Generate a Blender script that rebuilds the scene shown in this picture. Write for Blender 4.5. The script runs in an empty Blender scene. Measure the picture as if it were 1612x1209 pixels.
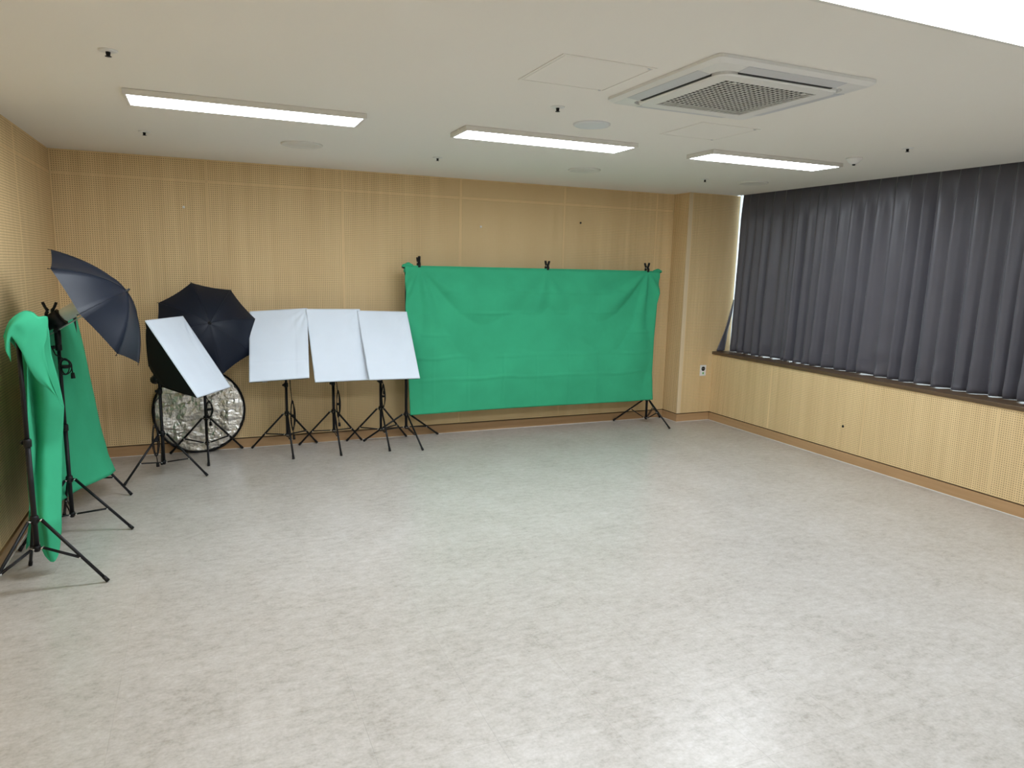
import bpy, bmesh, math, random
from mathutils import Vector, Matrix, noise
random.seed(7)
scene = bpy.context.scene
C = scene.collection
PI = math.pi
# ------------------------------------------------------------------ camera
cam_d = bpy.data.cameras.new('camera'); cam = bpy.data.objects.new('camera', cam_d); C.objects.link(cam)
r_, u_, f_ = (0.918541, -0.394665, 0.02285), (0.043458, 0.158257, 0.986441), (0.39293, 0.905093, -0.162517)
cam.matrix_world = Matrix(((r_[0], u_[0], -f_[0], 0), (r_[1], u_[1], -f_[1], 0), (r_[2], u_[2], -f_[2], 1.7363), (0, 0, 0, 1)))
cam_d.sensor_width = 36; cam_d.lens = 24.9326; cam_d.clip_start = 0.05
scene.camera = cam
# ------------------------------------------------------------------ world (daylight outside the window) and exposure
world = bpy.data.worlds.new('world'); scene.world = world; world.use_nodes = True
bg = world.node_tree.nodes['Background']; bg.inputs[0].default_value = (0.80, 0.90, 1.0, 1); bg.inputs[1].default_value = 6.0
scene.view_settings.view_transform = 'Standard'; scene.view_settings.look = 'None'
scene.view_settings.gamma = 1.0; scene.view_settings.use_curve_mapping = False
scene.view_settings.exposure = 0.0
LAMP = 33.0                     # emission of the ceiling light diffusers
LAMP_COL = (0.90, 0.975, 1.05)

# room dimensions (metres): the camera stands over the origin
H = 2.60; YB = 6.952; YF = -0.81; XL = -1.113; XR = 5.458; XC = 4.994; YC = 6.668; SILL = 0.815; XW = 5.95

# ------------------------------------------------------------------ materials
def new_mat(name, col=(.5, .5, .5), rough=.5, metal=0.0, spec=.5, **kw):
    m = bpy.data.materials.new(name); m.use_nodes = True
    b = m.node_tree.nodes['Principled BSDF']
    b.inputs['Base Color'].default_value = (*col, 1); b.inputs['Roughness'].default_value = rough
    b.inputs['Metallic'].default_value = metal; b.inputs['Specular IOR Level'].default_value = spec
    for k, v in kw.items():
        b.inputs[k].default_value = v
    return m
class NT:
    def __init__(s, m): s.t = m.node_tree; s.b = s.t.nodes['Principled BSDF']
    def n(s, typ, **kw):
        x = s.t.nodes.new(typ)
        for k, v in kw.items():
            if isinstance(k, str) and hasattr(x, k): setattr(x, k, v)
        return x
    def l(s, a, b): s.t.links.new(a, b)
    def math(s, op, a, b=None):
        x = s.n('ShaderNodeMath', operation=op)
        for i, v in enumerate((a, b)):
            if v is None: continue
            if isinstance(v, (int, float)): x.inputs[i].default_value = v
            else: s.l(v, x.inputs[i])
        return x.outputs[0]
    def noise(s, vec, scale, detail=3, rough=.5):
        x = s.n('ShaderNodeTexNoise'); x.inputs['Scale'].default_value = scale; x.inputs['Detail'].default_value = detail
        x.inputs['Roughness'].default_value = rough; s.l(vec, x.inputs['Vector']); return x.outputs['Fac']
    def pos(s, scale=(1, 1, 1)):
        g = s.n('ShaderNodeNewGeometry'); m = s.n('ShaderNodeMapping'); m.inputs['Scale'].default_value = scale
        s.l(g.outputs['Position'], m.inputs['Vector']); return m.outputs[0]
    def ramp(s, fac, stops):
        x = s.n('ShaderNodeValToRGB'); e = x.color_ramp.elements
        while len(e) < len(stops): e.new(.5)
        for q, (p, c) in zip(e, stops): q.position = p; q.color = (*c, 1)
        s.l(fac, x.inputs[0]); return x.outputs[0]
    def mix(s, fac, a, b, mode='MIX'):
        x = s.n('ShaderNodeMix', data_type='RGBA', blend_type=mode)
        for sock, v in ((x.inputs['Factor'], fac), (x.inputs['A'], a), (x.inputs['B'], b)):
            if isinstance(v, (int, float)): sock.default_value = v
            elif isinstance(v, tuple): sock.default_value = (*v, 1)
            else: s.l(v, sock)
        return x.outputs['Result']
    def bump(s, h, strength=.3, dist=.002):
        x = s.n('ShaderNodeBump'); x.inputs['Strength'].default_value = strength; x.inputs['Distance'].default_value = dist
        s.l(h, x.inputs['Height']); s.l(x.outputs[0], s.b.inputs['Normal'])
def wood_col(t, dark, light, horiz=None):
    v = t.pos((9, 9, .35)) if horiz is None else t.pos(horiz)
    a = t.noise(v, 1.3, 4, .6); v2 = t.pos((60, 60, 1.2)) if horiz is None else t.pos(tuple(6 * q for q in horiz))
    b = t.noise(v2, 1.0, 2, .5)
    f = t.math('ADD', t.math('MULTIPLY', a, .65), t.math('MULTIPLY', b, .35))
    return t.ramp(f, [(.30, dark), (.70, light)])
def perforated(name, dark, light):
    m = new_mat(name, rough=.55, spec=.3); t = NT(m)
    wood = wood_col(t, dark, light)
    u = t.n('ShaderNodeUVMap', uv_map='cells'); s = t.n('ShaderNodeSeparateXYZ'); t.l(u.outputs[0], s.inputs[0])
    i = t.n('ShaderNodeUVMap', uv_map='inner'); si = t.n('ShaderNodeSeparateXYZ'); t.l(i.outputs[0], si.inputs[0])
    dx = t.math('SUBTRACT', t.math('FRACT', s.outputs[0]), .5); dy = t.math('SUBTRACT', t.math('FRACT', s.outputs[1]), .5)
    d = t.math('SQRT', t.math('ADD', t.math('MULTIPLY', dx, dx), t.math('MULTIPLY', dy, dy)))
    hole = t.math('LESS_THAN', d, .21)
    ok = None
    for o in (si.outputs[0], si.outputs[1]):
        c = t.math('LESS_THAN', t.math('ABSOLUTE', t.math('SUBTRACT', o, .5)), .5)
        ok = c if ok is None else t.math('MULTIPLY', ok, c)
    hole = t.math('MULTIPLY', hole, ok)
    t.l(t.mix(hole, wood, (.20, .135, .07)), t.b.inputs['Base Color'])  # dark dot colour paints the shade inside the perforations
    t.bump(t.math('SUBTRACT', 1.0, hole), .5, .002)
    return m
M = {}
M['perf'] = perforated('perforated_wood', (.67, .475, .245), (.83, .625, .345))
def plain_wood(name, dark, light, rough=.45, horiz=None):
    m = new_mat(name, rough=rough, spec=.35); t = NT(m); t.l(wood_col(t, dark, light, horiz), t.b.inputs['Base Color']); return m
M['strip'] = plain_wood('edge_strip_wood', (.68, .53, .33), (.78, .63, .42))
M['base'] = plain_wood('baseboard_wood', (.40, .24, .115), (.50, .31, .16), .4, (.6, .6, 14))
M['sillwood'] = plain_wood('sill_wood', (.085, .052, .028), (.13, .082, .045), .4, (9, .5, 9))
M['wallcore'] = new_mat('wall_core', (.10, .065, .035), .8)  # dark brown puts shade into the open slit above the baseboards
M['ceiling'] = new_mat('ceiling_paint', (.87, .84, .79), .9, spec=.2)
t = NT(M['ceiling']); t.bump(t.noise(t.pos(), 60, 3), .12, .002)
M['plaster'] = new_mat('painted_plaster', (.70, .66, .58), .85, spec=.2)
def floor_mat():
    m = new_mat('vinyl_tile', rough=.33, spec=.42); t = NT(m)
    p = t.pos((1, 1, 1)); a = t.noise(p, 3.0, 5, .62); b = t.noise(t.pos((.9, 1.4, 1)), 17, 6, .7); c = t.noise(p, 70, 3, .6)
    f = t.math('ADD', t.math('MULTIPLY', a, .25), t.math('ADD', t.math('MULTIPLY', b, .50), t.math('MULTIPLY', c, .25)))
    col = t.ramp(f, [(.37, (.315, .288, .250)), (.46, (.415, .385, .345)), (.53, (.465, .435, .397)), (.63, (.535, .505, .475))])
    oi = t.n('ShaderNodeObjectInfo'); k = t.math('ADD', t.math('MULTIPLY', oi.outputs['Random'], .012), .988)
    cc = t.n('ShaderNodeCombineColor')
    for i in range(3): t.l(k, cc.inputs[i])
    t.l(t.mix(1.0, col, cc.outputs[0], 'MULTIPLY'), t.b.inputs['Base Color'])
    t.l(t.math('ADD', t.math('MULTIPLY', b, .03), .284), t.b.inputs['Roughness'])
    t.bump(t.math('ADD', b, t.math('MULTIPLY', c, .5)), .05, .002)
    return m
M['floor'] = floor_mat()
M['subfloor'] = new_mat('subfloor', (.42, .39, .35), .8)
M['white_plastic'] = new_mat('white_plastic', (.78, .78, .77), .4)
M['grey_plastic'] = new_mat('pale_grey_plastic', (.60, .61, .64), .45)
M['white_metal'] = new_mat('white_painted_metal', (.74, .72, .68), .5)
M['cover'] = new_mat('cover_plastic', (.74, .76, .79), .5)
M['dark'] = new_mat('slot_shade_black', (.02, .02, .02), .7)
M['groove'] = new_mat('groove_shadow_gap', (.16, .14, .11), .9)
M['black_metal'] = new_mat('black_powder_coat', (.008, .008, .010), .45, spec=.3)
M['black_plastic'] = new_mat('black_plastic', (.007, .007, .008), .5, spec=.3)
M['steel'] = new_mat('satin_steel_shaft', (.62, .63, .62), .4, .3)
M['chrome'] = new_mat('zinc_rivet', (.75, .75, .75), .3, 1.0)
M['black_fabric'] = new_mat('black_softbox_fabric', (.008, .008, .009), .8, spec=.25)
M['white_vinyl'] = new_mat('sealant', (.72, .70, .66), .6)
def lamp_mat():
    m = bpy.data.materials.new('led_diffuser'); m.use_nodes = True; nt = m.node_tree; nt.nodes.clear()
    e = nt.nodes.new('ShaderNodeEmission'); o = nt.nodes.new('ShaderNodeOutputMaterial'); e.inputs[0].default_value = (*LAMP_COL, 1); e.inputs[1].default_value = LAMP
    nt.links.new(e.outputs[0], o.inputs[0]); return m
M['lamp'] = lamp_mat()
def cloth(name, col, scale=900, rough=.8, sheen=0.0, var=.06, trans=0.0):
    m = new_mat(name, col, rough, spec=.25); t = NT(m)
    n = t.noise(t.pos(), 5, 3); k = tuple(q * (1 - var) for q in col); k2 = tuple(min(1, q * (1 + var)) for q in col)
    t.l(t.ramp(n, [(.3, k), (.7, k2)]), t.b.inputs['Base Color'])
    t.b.inputs['Sheen Weight'].default_value = sheen
    t.bump(t.noise(t.pos(), scale, 1), .15, .0006)
    if trans:
        tr = t.n('ShaderNodeBsdfTranslucent'); tr.inputs[0].default_value = (*col, 1); mx = t.n('ShaderNodeMixShader'); mx.inputs[0].default_value = trans
        out = [x for x in t.t.nodes if x.type == 'OUTPUT_MATERIAL'][0]
        t.l(t.b.outputs[0], mx.inputs[1]); t.l(tr.outputs[0], mx.inputs[2]); t.l(mx.outputs[0], out.inputs[0])
    return m
M['green'] = cloth('green_muslin', (.050, .45, .235), rough=.9, trans=.12)
M['diffuser'] = cloth('white_diffuser_cloth', (.69, .76, .85), 500, .75, var=.015)
M['umbrella'] = cloth('black_nylon', (.0055, .009, .019), 600, .42, .03)
M['curtain'] = cloth('charcoal_satin_curtain', (.082, .079, .096), 700, .38, .25, .05)
M['curtain'].node_tree.nodes['Principled BSDF'].inputs['Specular IOR Level'].default_value = .45
def silver_mat():
    m = new_mat('crinkled_silver_foil', (.72, .70, .67), .28, 1.0); t = NT(m)
    p = t.pos((1, 1, 1)); h = None
    for sc, w in (((3, 3, 6), 1.0), ((9, 9, 5), .45), ((20, 20, 24), .12)):
        q = t.math('MULTIPLY', t.math('ABSOLUTE', t.math('SUBTRACT', t.noise(t.pos(sc), 1.0, 3, .55), .5)), w)
        h = q if h is None else t.math('ADD', h, q)
    t.bump(h, 1.0, .06); return m
M['silver'] = silver_mat()
def glass_mat():
    m = bpy.data.materials.new('window_glass'); m.use_nodes = True; nt = m.node_tree; nt.nodes.clear()
    a = nt.nodes.new('ShaderNodeBsdfTransparent'); a.inputs[0].default_value = (.92, .96, .95, 1); g = nt.nodes.new('ShaderNodeBsdfGlossy'); g.inputs['Roughness'].default_value = .02
    x = nt.nodes.new('ShaderNodeMixShader'); x.inputs[0].default_value = .08; o = nt.nodes.new('ShaderNodeOutputMaterial')
    nt.links.new(a.outputs[0], x.inputs[1]); nt.links.new(g.outputs[0], x.inputs[2]); nt.links.new(x.outputs[0], o.inputs[0]); return m
M['glass'] = glass_mat()
M['bulb'] = new_mat('frosted_bulb', (.80, .82, .78), .35, **{'Transmission Weight': .15})
M['sticker'] = new_mat('green_sticker', (.15, .45, .12), .6)

# ------------------------------------------------------------------ mesh helpers
class MB:
    def __init__(s): s.v = []; s.f = []; s.sm = []
    def add(s, vs, fs, smooth=False):
        o = len(s.v); s.v += [tuple(q) for q in vs]; s.f += [tuple(o + i for i in f) for f in fs]; s.sm += [smooth] * len(fs); return s
    def box(s, x0, x1, y0, y1, z0, z1):
        v = [(x0, y0, z0), (x1, y0, z0), (x1, y1, z0), (x0, y1, z0), (x0, y0, z1), (x1, y0, z1), (x1, y1, z1), (x0, y1, z1)]
        return s.add(v, [(0, 3, 2, 1), (4, 5, 6, 7), (0, 1, 5, 4), (1, 2, 6, 5), (2, 3, 7, 6), (3, 0, 4, 7)])
    def tube(s, p0, p1, r0, r1=None, n=12, cap=True):
        return s.path([p0, p1], [r0, r0 if r1 is None else r1], n, cap)
    def path(s, pts, rad, n=8, cap=True):
        pts = [Vector(p) for p in pts]
        if isinstance(rad, (int, float)): rad = [rad] * len(pts)
        vs = []; up = None
        for i, p in enumerate(pts):
            d = (pts[min(i + 1, len(pts) - 1)] - pts[max(i - 1, 0)])
            d = d.normalized() if d.length > 1e-9 else Vector((0, 0, 1))
            if up is None: up = Vector((0, 0, 1)) if abs(d.z) < .9 else Vector((1, 0, 0))
            a = d.cross(up)
            if a.length < 1e-6: a = d.orthogonal()
            a.normalize(); b = a.cross(d).normalized(); up = b
            for k in range(n):
                t = 2 * PI * k / n; vs.append(p + rad[i] * (a * math.cos(t) + b * math.sin(t)))
        fs = []
        for i in range(len(pts) - 1):
            for k in range(n):
                fs.append((i * n + k, i * n + (k + 1) % n, (i + 1) * n + (k + 1) % n, (i + 1) * n + k))
        s.add(vs, fs, True)
        if cap:
            m = len(s.v) - len(vs); L = len(pts) - 1
            s.f.append(tuple(m + k for k in range(n))[::-1]); s.sm.append(False)
            s.f.append(tuple(m + L * n + k for k in range(n))); s.sm.append(False)
        return s
    def lathe(s, prof, c=(0, 0, 0), n=32, ax='z', smooth=True):
        # prof: (radius, height) ; closed at ends if radius 0
        vs = []; fs = []
        for r, h in prof:
            for k in range(n):
                t = 2 * PI * k / n; vs.append((c[0] + r * math.cos(t), c[1] + r * math.sin(t), c[2] + h))
        for i in range(len(prof) - 1):
            for k in range(n): fs.append((i * n + k, i * n + (k + 1) % n, (i + 1) * n + (k + 1) % n, (i + 1) * n + k))
        return s.add(vs, fs, smooth)
    def grid(s, fn, nu, nv, smooth=True):
        vs = [fn(i / nu, j / nv) for j in range(nv + 1) for i in range(nu + 1)]
        fs = [(j * (nu + 1) + i, j * (nu + 1) + i + 1, (j + 1) * (nu + 1) + i + 1, (j + 1) * (nu + 1) + i) for j in range(nv) for i in range(nu)]
        return s.add(vs, fs, smooth)
    def xform(s, mtx): s.v = [tuple(mtx @ Vector(q)) for q in s.v]; return s
    def mesh(s, name):
        me = bpy.data.meshes.new(name); me.from_pydata(s.v, [], s.f); me.polygons.foreach_set('use_smooth', s.sm); me.update(); return me
    def build(s, name, mat, parent=None, bevel=0, solid=0, off=0.0, fixn=True):
        me = s.mesh(name)
        if fixn:
            bm = bmesh.new(); bm.from_mesh(me); bmesh.ops.remove_doubles(bm, verts=bm.verts, dist=1e-6); bmesh.ops.recalc_face_normals(bm, faces=bm.faces); bm.to_mesh(me); bm.free()
        o = bpy.data.objects.new(name, me); C.objects.link(o)
        me.materials.append(M[mat] if isinstance(mat, str) else mat)
        if parent: o.parent = parent
        if bevel:
            b = o.modifiers.new('bevel', 'BEVEL'); b.width = bevel; b.segments = 2; b.limit_method = 'ANGLE'
        if solid:
            q = o.modifiers.new('solid', 'SOLIDIFY'); q.thickness = solid; q.offset = off
        return o
def empty(name, loc=(0, 0, 0), rz=0.0):
    o = bpy.data.objects.new(name, None); C.objects.link(o); o.location = loc; o.rotation_euler = (0, 0, rz); o.empty_display_size = .1; return o
def tag(o, label, cat, group=None):
    o['label'] = label; o['category'] = cat
    if group: o['group'] = group
    return o
def struct(o): o['kind'] = 'structure'; return o
def interp(tab, x):
    for (a, b), (c, d) in zip(tab, tab[1:]):
        if x <= c: return b + (d - b) * (x - a) / (c - a)
    return tab[-1][1]

# ------------------------------------------------------------------ the room shell
fl = struct(MB().box(XL - .1, XW, YF - .1, YB + .1, -.20, -.003).build('floor', 'subfloor'))
fl['label'] = 'pale beige mottled vinyl tile floor'
TP = .44; tile_me = {}
tx0, ty0 = 1.81 - 7 * TP, 2.197
def tile_mesh(w, d):
    k = (round(w, 4), round(d, 4))
    if k not in tile_me:
        g = .0002; b = .0004; a = [(-w / 2 + g, w / 2 - g), (-d / 2 + g, d / 2 - g)]
        (x0, x1), (y0, y1) = a
        m = MB().add([(x0, y0, -.003), (x1, y0, -.003), (x1, y1, -.003), (x0, y1, -.003), (x0, y0, -b / 2), (x1, y0, -b / 2), (x1, y1, -b / 2), (x0, y1, -b / 2),
                      (x0 + b, y0 + b, 0), (x1 - b, y0 + b, 0), (x1 - b, y1 - b, 0), (x0 + b, y1 - b, 0)],
                     [(0, 1, 5, 4), (1, 2, 6, 5), (2, 3, 7, 6), (3, 0, 4, 7), (4, 5, 9, 8), (5, 6, 10, 9), (6, 7, 11, 10), (7, 4, 8, 11), (8, 9, 10, 11)])
        me = m.mesh('tile'); me.materials.append(M['floor']); tile_me[k] = me
    return tile_me[k]
xs = [XL] + [tx0 + TP * k for k in range(-2, 20) if XL + .02 < tx0 + TP * k < XR - .02] + [XR]
ys = [YF] + [ty0 + TP * k for k in range(-10, 20) if YF + .02 < ty0 + TP * k < YB - .02] + [YB]
for x0, x1 in zip(xs, xs[1:]):
    for y0, y1 in zip(ys, ys[1:]):
        o = bpy.data.objects.new('tile', tile_mesh(x1 - x0, y1 - y0)); C.objects.link(o); o.location = ((x0 + x1) / 2, (y0 + y1) / 2, 0); o.parent = fl

struct(MB().box(XL - .1, 5.655, YF - .1, YB + .1, H, H + .02).build('ceiling', 'ceiling'))
struct(MB().box(5.655, XW + .1, YF - .1, YC + .06, H + .10, H + .14).box(5.655, 5.675, YF - .1, YC, H + .02, H + .10).build('trim_1', 'ceiling'))   # curtain pocket

PITCH = .0171
def panel(parent, origin, ux, n, w, h, margin=.010, th=.012, mleft=None, mright=None):
    """a perforated board: origin = lower left corner of its face seen from the room, ux = its width direction, n = normal into the room"""
    ux = Vector(ux); n = Vector(n); uz = Vector((0, 0, 1)); o0 = Vector(origin); g = .0004; b = .001
    ml = margin if mleft is None else mleft; mr = margin if mright is None else mright
    def P(a, c, d): return o0 + ux * a + uz * c + n * d
    cs = []
    for a, c, d in ((g, g, -th), (w - g, g, -th), (w - g, h - g, -th), (g, h - g, -th), (g, g, -b), (w - g, g, -b), (w - g, h - g, -b), (g, h - g, -b),
                    (g + b, g + b, 0), (w - g - b, g + b, 0), (w - g - b, h - g - b, 0), (g + b, h - g - b, 0)): cs.append((a, c, d))
    ctr = P(w / 2, h / 2, 0)
    vs = [P(*q) - ctr for q in cs]
    fs = [(0, 1, 5, 4), (1, 2, 6, 5), (2, 3, 7, 6), (3, 0, 4, 7), (4, 5, 9, 8), (5, 6, 10, 9), (6, 7, 11, 10), (7, 4, 8, 11), (8, 9, 10, 11)]
    me = MB().add(vs, fs).mesh('panel'); me.materials.append(M['perf'])
    nu = max(1, round((w - ml - mr) / PITCH)); nv = max(1, round((h - 2 * margin) / PITCH))
    for nm, su, sv in (('cells', nu, nv), ('inner', 1, 1)):
        uv = me.uv_layers.new(name=nm)
        for lp in me.loops:
            a, c, d = cs[lp.vertex_index]
            uv.data[lp.index].uv = ((a - ml) / (w - ml - mr) * su, (c - margin) / (h - 2 * margin) * sv)
    o = bpy.data.objects.new('panel', me); C.objects.link(o); o.location = ctr; o.parent = parent
    return o
ZB, ZJ = .098, 2.412
wb = struct(MB().box(XL - .1, XC + .03, YB + .012, YB + .1, -.05, H).build('wall_back', 'wallcore'))
xe = [XL, .058, 1.234, 2.41, 3.586, 4.762, XC]
for a, b in zip(xe, xe[1:]):
    panel(wb, (a, YB, ZB), (1, 0, 0), (0, -1, 0), b - a, ZJ - ZB); panel(wb, (a, YB, ZJ), (1, 0, 0), (0, -1, 0), b - a, H - ZJ)
wl = struct(MB().box(XL - .1, XL - .012, YF - .1, YB + .012, -.05, H).build('wall_left', 'wallcore'))
ye = [YB, 5.776, 4.6, 3.424, 2.248, 1.072, -.104, YF]
for a, b in zip(ye, ye[1:]):
    panel(wl, (XL, b, ZB), (0, 1, 0), (1, 0, 0), a - b, ZJ - ZB); panel(wl, (XL, b, ZJ), (0, 1, 0), (1, 0, 0), a - b, H - ZJ)
wc = struct(MB().box(XC + .012, XW + .1, YC + .012, YB + .1, -.05, H).build('wall_column', 'wallcore'))
panel(wc, (XC, YB, ZB), (0, -1, 0), (-1, 0, 0), YB - YC, H - ZB)
panel(wc, (XC + .048, YC, ZB), (1, 0, 0), (0, -1, 0), 5.70 - XC - .048, H - ZB)
struct(MB().box(XC - .002, XC + .047, YC - .003, YC + .012, ZB, H - .001).build('trim_2', 'strip', bevel=.0015))
struct(MB().box(5.701, XW + .1, YC - .001, YC + .012, SILL, H + .1).build('trim_3', 'white_plastic'))            # white window jamb
wr = struct(MB().box(XR + .012, XW + .1, YF - .1, YC + .012, -.05, SILL - .032).build('wall_right', 'wallcore'))
yr = [YC, 5.706, 4.53, 3.352, 2.174, .996, -.18, YF]
for a, b in zip(yr, yr[1:]):
    panel(wr, (XR, a, ZB), (0, -1, 0), (-1, 0, 0), a - b, SILL - .034 - ZB)
wf = struct(MB().box(XL - .1, XW + .1, YF - .1, YF, -.05, H).build('wall_front', 'plaster'))
# baseboards, each with the pale sealant line at the floor
def baseboard(name, x0, x1, y0, y1, seal):
    b = struct(MB().box(x0, x1, y0, y1, 0, .088).build(name, 'base', bevel=.0015)); MB().box(*seal, 0, .0035).build('sealant_line', 'white_vinyl', b)
T = .009
baseboard('baseboard_back', XL, XC, YB - T, YB + .011, (XL, XC, YB - T - .006, YB - T))
baseboard('baseboard_left', XL - .011, XL + T, YF, YB - T - .0065, (XL + T, XL + T + .006, YF, YB - T - .007))
baseboard('baseboard_column_side', XC - T, XC + .011, YC - T, YB - T - .0065, (XC - T - .006, XC - T, YC - T, YB - T - .007))
baseboard('baseboard_column_front', XC + .0115, XR - T - .0005, YC - T, YC + .011, (XC - T, XR - T - .007, YC - T - .006, YC - T))
baseboard('baseboard_right', XR - T, XR + .011, YF, YC - T - .0005, (XR - T - .006, XR - T, YF, YC - T - .007))
# window: sill, frame, panes
w1 = struct(empty('window_1', (XW, 3.0, SILL)))
W0 = Vector((XW, 3.0, SILL))
def wpart(m, name, mat, **k):
    m.v = [tuple(Vector(q) - W0) for q in m.v]; return m.build(name, mat, w1, **k)
wpart(MB().box(XR - .014, XW + .02, YF, YC - .001, SILL - .032, SILL), 'window_sill', 'sillwood', bevel=.003)
fr = MB(); fr.box(XW - .03, XW + .04, YF, YC - .002, SILL, SILL + .06); fr.box(XW - .03, XW + .04, YF, YC - .002, H + .03, H + .10)
ym = [YF, .6, 2.1, 3.6, 5.1, YC - .002]
for q in ym: fr.box(XW - .03, XW + .04, max(YF, q - .03), min(YC - .002, q + .03), SILL + .06, H + .03)
wpart(fr, 'window_frame', 'white_plastic')
for a, b in zip(ym, ym[1:]): wpart(MB().box(XW, XW + .006, a + .03, b - .03, SILL + .06, H + .03), 'pane', 'glass')

# ------------------------------------------------------------------ curtains
def make_curtain(y0, y1, label, seed, pleats):
    rnd = random.Random(seed); root = empty('window_curtain', (5.722, (y0 + y1) / 2, SILL + .01)); tag(root, label, 'curtain', 'charcoal curtains along the window')
    zt, zb = H + .085, SILL + .0035
    amp = [rnd.uniform(.7, 1.3) for _ in pleats]; ph = [rnd.uniform(-.25, .25) for _ in pleats]; lean = [rnd.uniform(-.02, .02) for _ in pleats]; bot = [rnd.choice([0, 0, 0, 0, .004, .008]) for _ in pleats]
    n = len(pleats) - 1
    prof = [(0, 0), (.10, .55), (.20, .95), (.27, 1.0), (.36, .80), (.52, .42), (.72, .18), (.88, .06), (1, 0)]
    sub = 22; nz = 60
    m = MB()
    def fn(u, v):
        s = u * n; i = min(int(s), n - 1); f = s - i
        z = zt + (zb - zt) * v
        d = max(0, v)
        # pleat: pinched near the top, opening into a rounded fold below
        g = min(1, d / .22); g = g * g * (3 - 2 * g)
        ff = f + ph[i] * .25 * d * math.sin(PI * f)
        soft = .5 - .5 * math.cos(2 * PI * min(1, max(0, ff)))
        sharp = interp(prof, min(1, max(0, ff)))
        k = sharp * (1 - .35 * g) + soft * .35 * g
        pinch = max(0, 1 - abs(ff - .26) / .13) * (1 - g) * .55
        A = (.030 + .050 * g + .034 * d * d) * amp[i]
        x = -A * k - .012 * pinch
        y = pleats[i] + (pleats[i + 1] - pleats[i]) * f
        w = .5 - .5 * math.cos(2 * PI * f)
        y += lean[i] * d * w + .010 * d * d * math.sin(s * 2.1 + seed)
        x += .006 * noise.noise(Vector((y * 2.3, z * 1.1, seed))) + .004 * d * noise.noise(Vector((y * 7, z * 4, seed + 3)))
        hem = max(0, (d - .90) / .10)
        x += .016 * hem * noise.noise(Vector((y * 9, z * 13, seed + 9)))
        if d > .6: x += .012 * (d - .6) / .4 * noise.noise(Vector((y * 6, z * 7, seed + 21)))
        z += bot[i] * max(0, d - .95) / .05 * w
        return (x, y - (y0 + y1) / 2, z - SILL - .01)
    m.grid(fn, n * sub, nz)
    m.build('pleated_fabric', 'curtain', root, solid=.0015, fixn=False)
    # stitched hem line
    hm = MB()
    hz = .93
    pts = [Vector(fn(i / (n * 8), hz)) + Vector((-.0012, 0, 0)) for i in range(n * 8 + 1)]
    hm.path(pts, .0011, 5); hm.build('hem_stitch', 'curtain', root)
    rl = MB().box(-.012, .012, y0 - (y0 + y1) / 2, y1 - (y0 + y1) / 2, H + .086 - SILL - .01, H + .099 - SILL - .01); rl.build('curtain_rail', 'white_metal', root)
    return root
pl1 = [6.632, 6.507, 6.377, 6.254, 6.141, 5.984, 5.848, 5.745, 5.631, 5.52, 5.398, 5.245, 5.096, 4.952, 4.827, 4.661, 4.502, 4.356, 4.24]
pl2 = [4.25, 4.071, 3.921, 3.759, 3.623]
while pl2[-1] > 0.1: pl2.append(pl2[-1] - random.uniform(.12, .17))
c1 = make_curtain(pl1[-1], pl1[0], 'charcoal pleated blackout curtain hanging next to the wooden column', 3, pl1)
make_curtain(pl2[-1], pl2[0], 'charcoal pleated blackout curtain running off the right edge of the photo', 8, pl2)
def flap(u, v):
    z = 1.42 + (.822 - 1.42) * v
    xl = 5.668 + (5.478 - 5.668) * (v ** 1.25); xr = 5.678 + (5.585 - 5.678) * (v ** 1.25)
    x = xl + (xr - xl) * u; y = 6.648 - .012 * math.sin(PI * u) * v + .006 * math.sin(8 * v + 3 * u)
    return (x - 5.705, y - (pl1[0] + pl1[-1]) / 2, z - SILL - .01)
MB().grid(flap, 6, 24).build('loose_edge', 'curtain', c1, solid=.0012, fixn=False)

# ------------------------------------------------------------------ ceiling fixtures
def ceiling_light(cx, cy, label):
    r = empty('ceiling_light', (cx, cy, H)); tag(r, label, 'ceiling light', 'rectangular ceiling lights')
    w, d = .63, .155
    m = MB()
    for a in ((-w, w, -d, -d + .018), (-w, w, d - .018, d), (-w, -w + .018, -d + .018, d - .018), (w - .018, w, -d + .018, d - .018)): m.box(*a, -.030, -.0005)
    m.box(-w + .018, w - .018, -d + .018, d - .018, -.012, -.0005)
    m.build('frame', 'white_metal', r, bevel=.002)
    MB().box(-w + .0185, w - .0185, -d + .0185, d - .0185, -.0285, -.0125).build('diffuser', 'lamp', r)
    for s in (-1, 1):
        MB().box(s * w - .004, s * w + .004, -.02, .02, -.022, -.003).build('end_clip', 'white_metal', r)
    return r
ceiling_light(.285, 4.475, 'lit white ceiling light above the tilted umbrella at left')
ceiling_light(2.166, 4.50, 'lit white ceiling light in the middle of the three far ones')
ceiling_light(4.01, 4.43, 'lit white ceiling light nearest the curtain and smoke detector')
ceiling_light(2.166, 1.655, 'lit white ceiling light cut off by the top right corner')
ceiling_light(.285, 1.655, 'lit white ceiling light overhead on the left, out of view')
ceiling_light(4.01, 1.655, 'lit white ceiling light overhead by the window, out of view')

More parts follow.
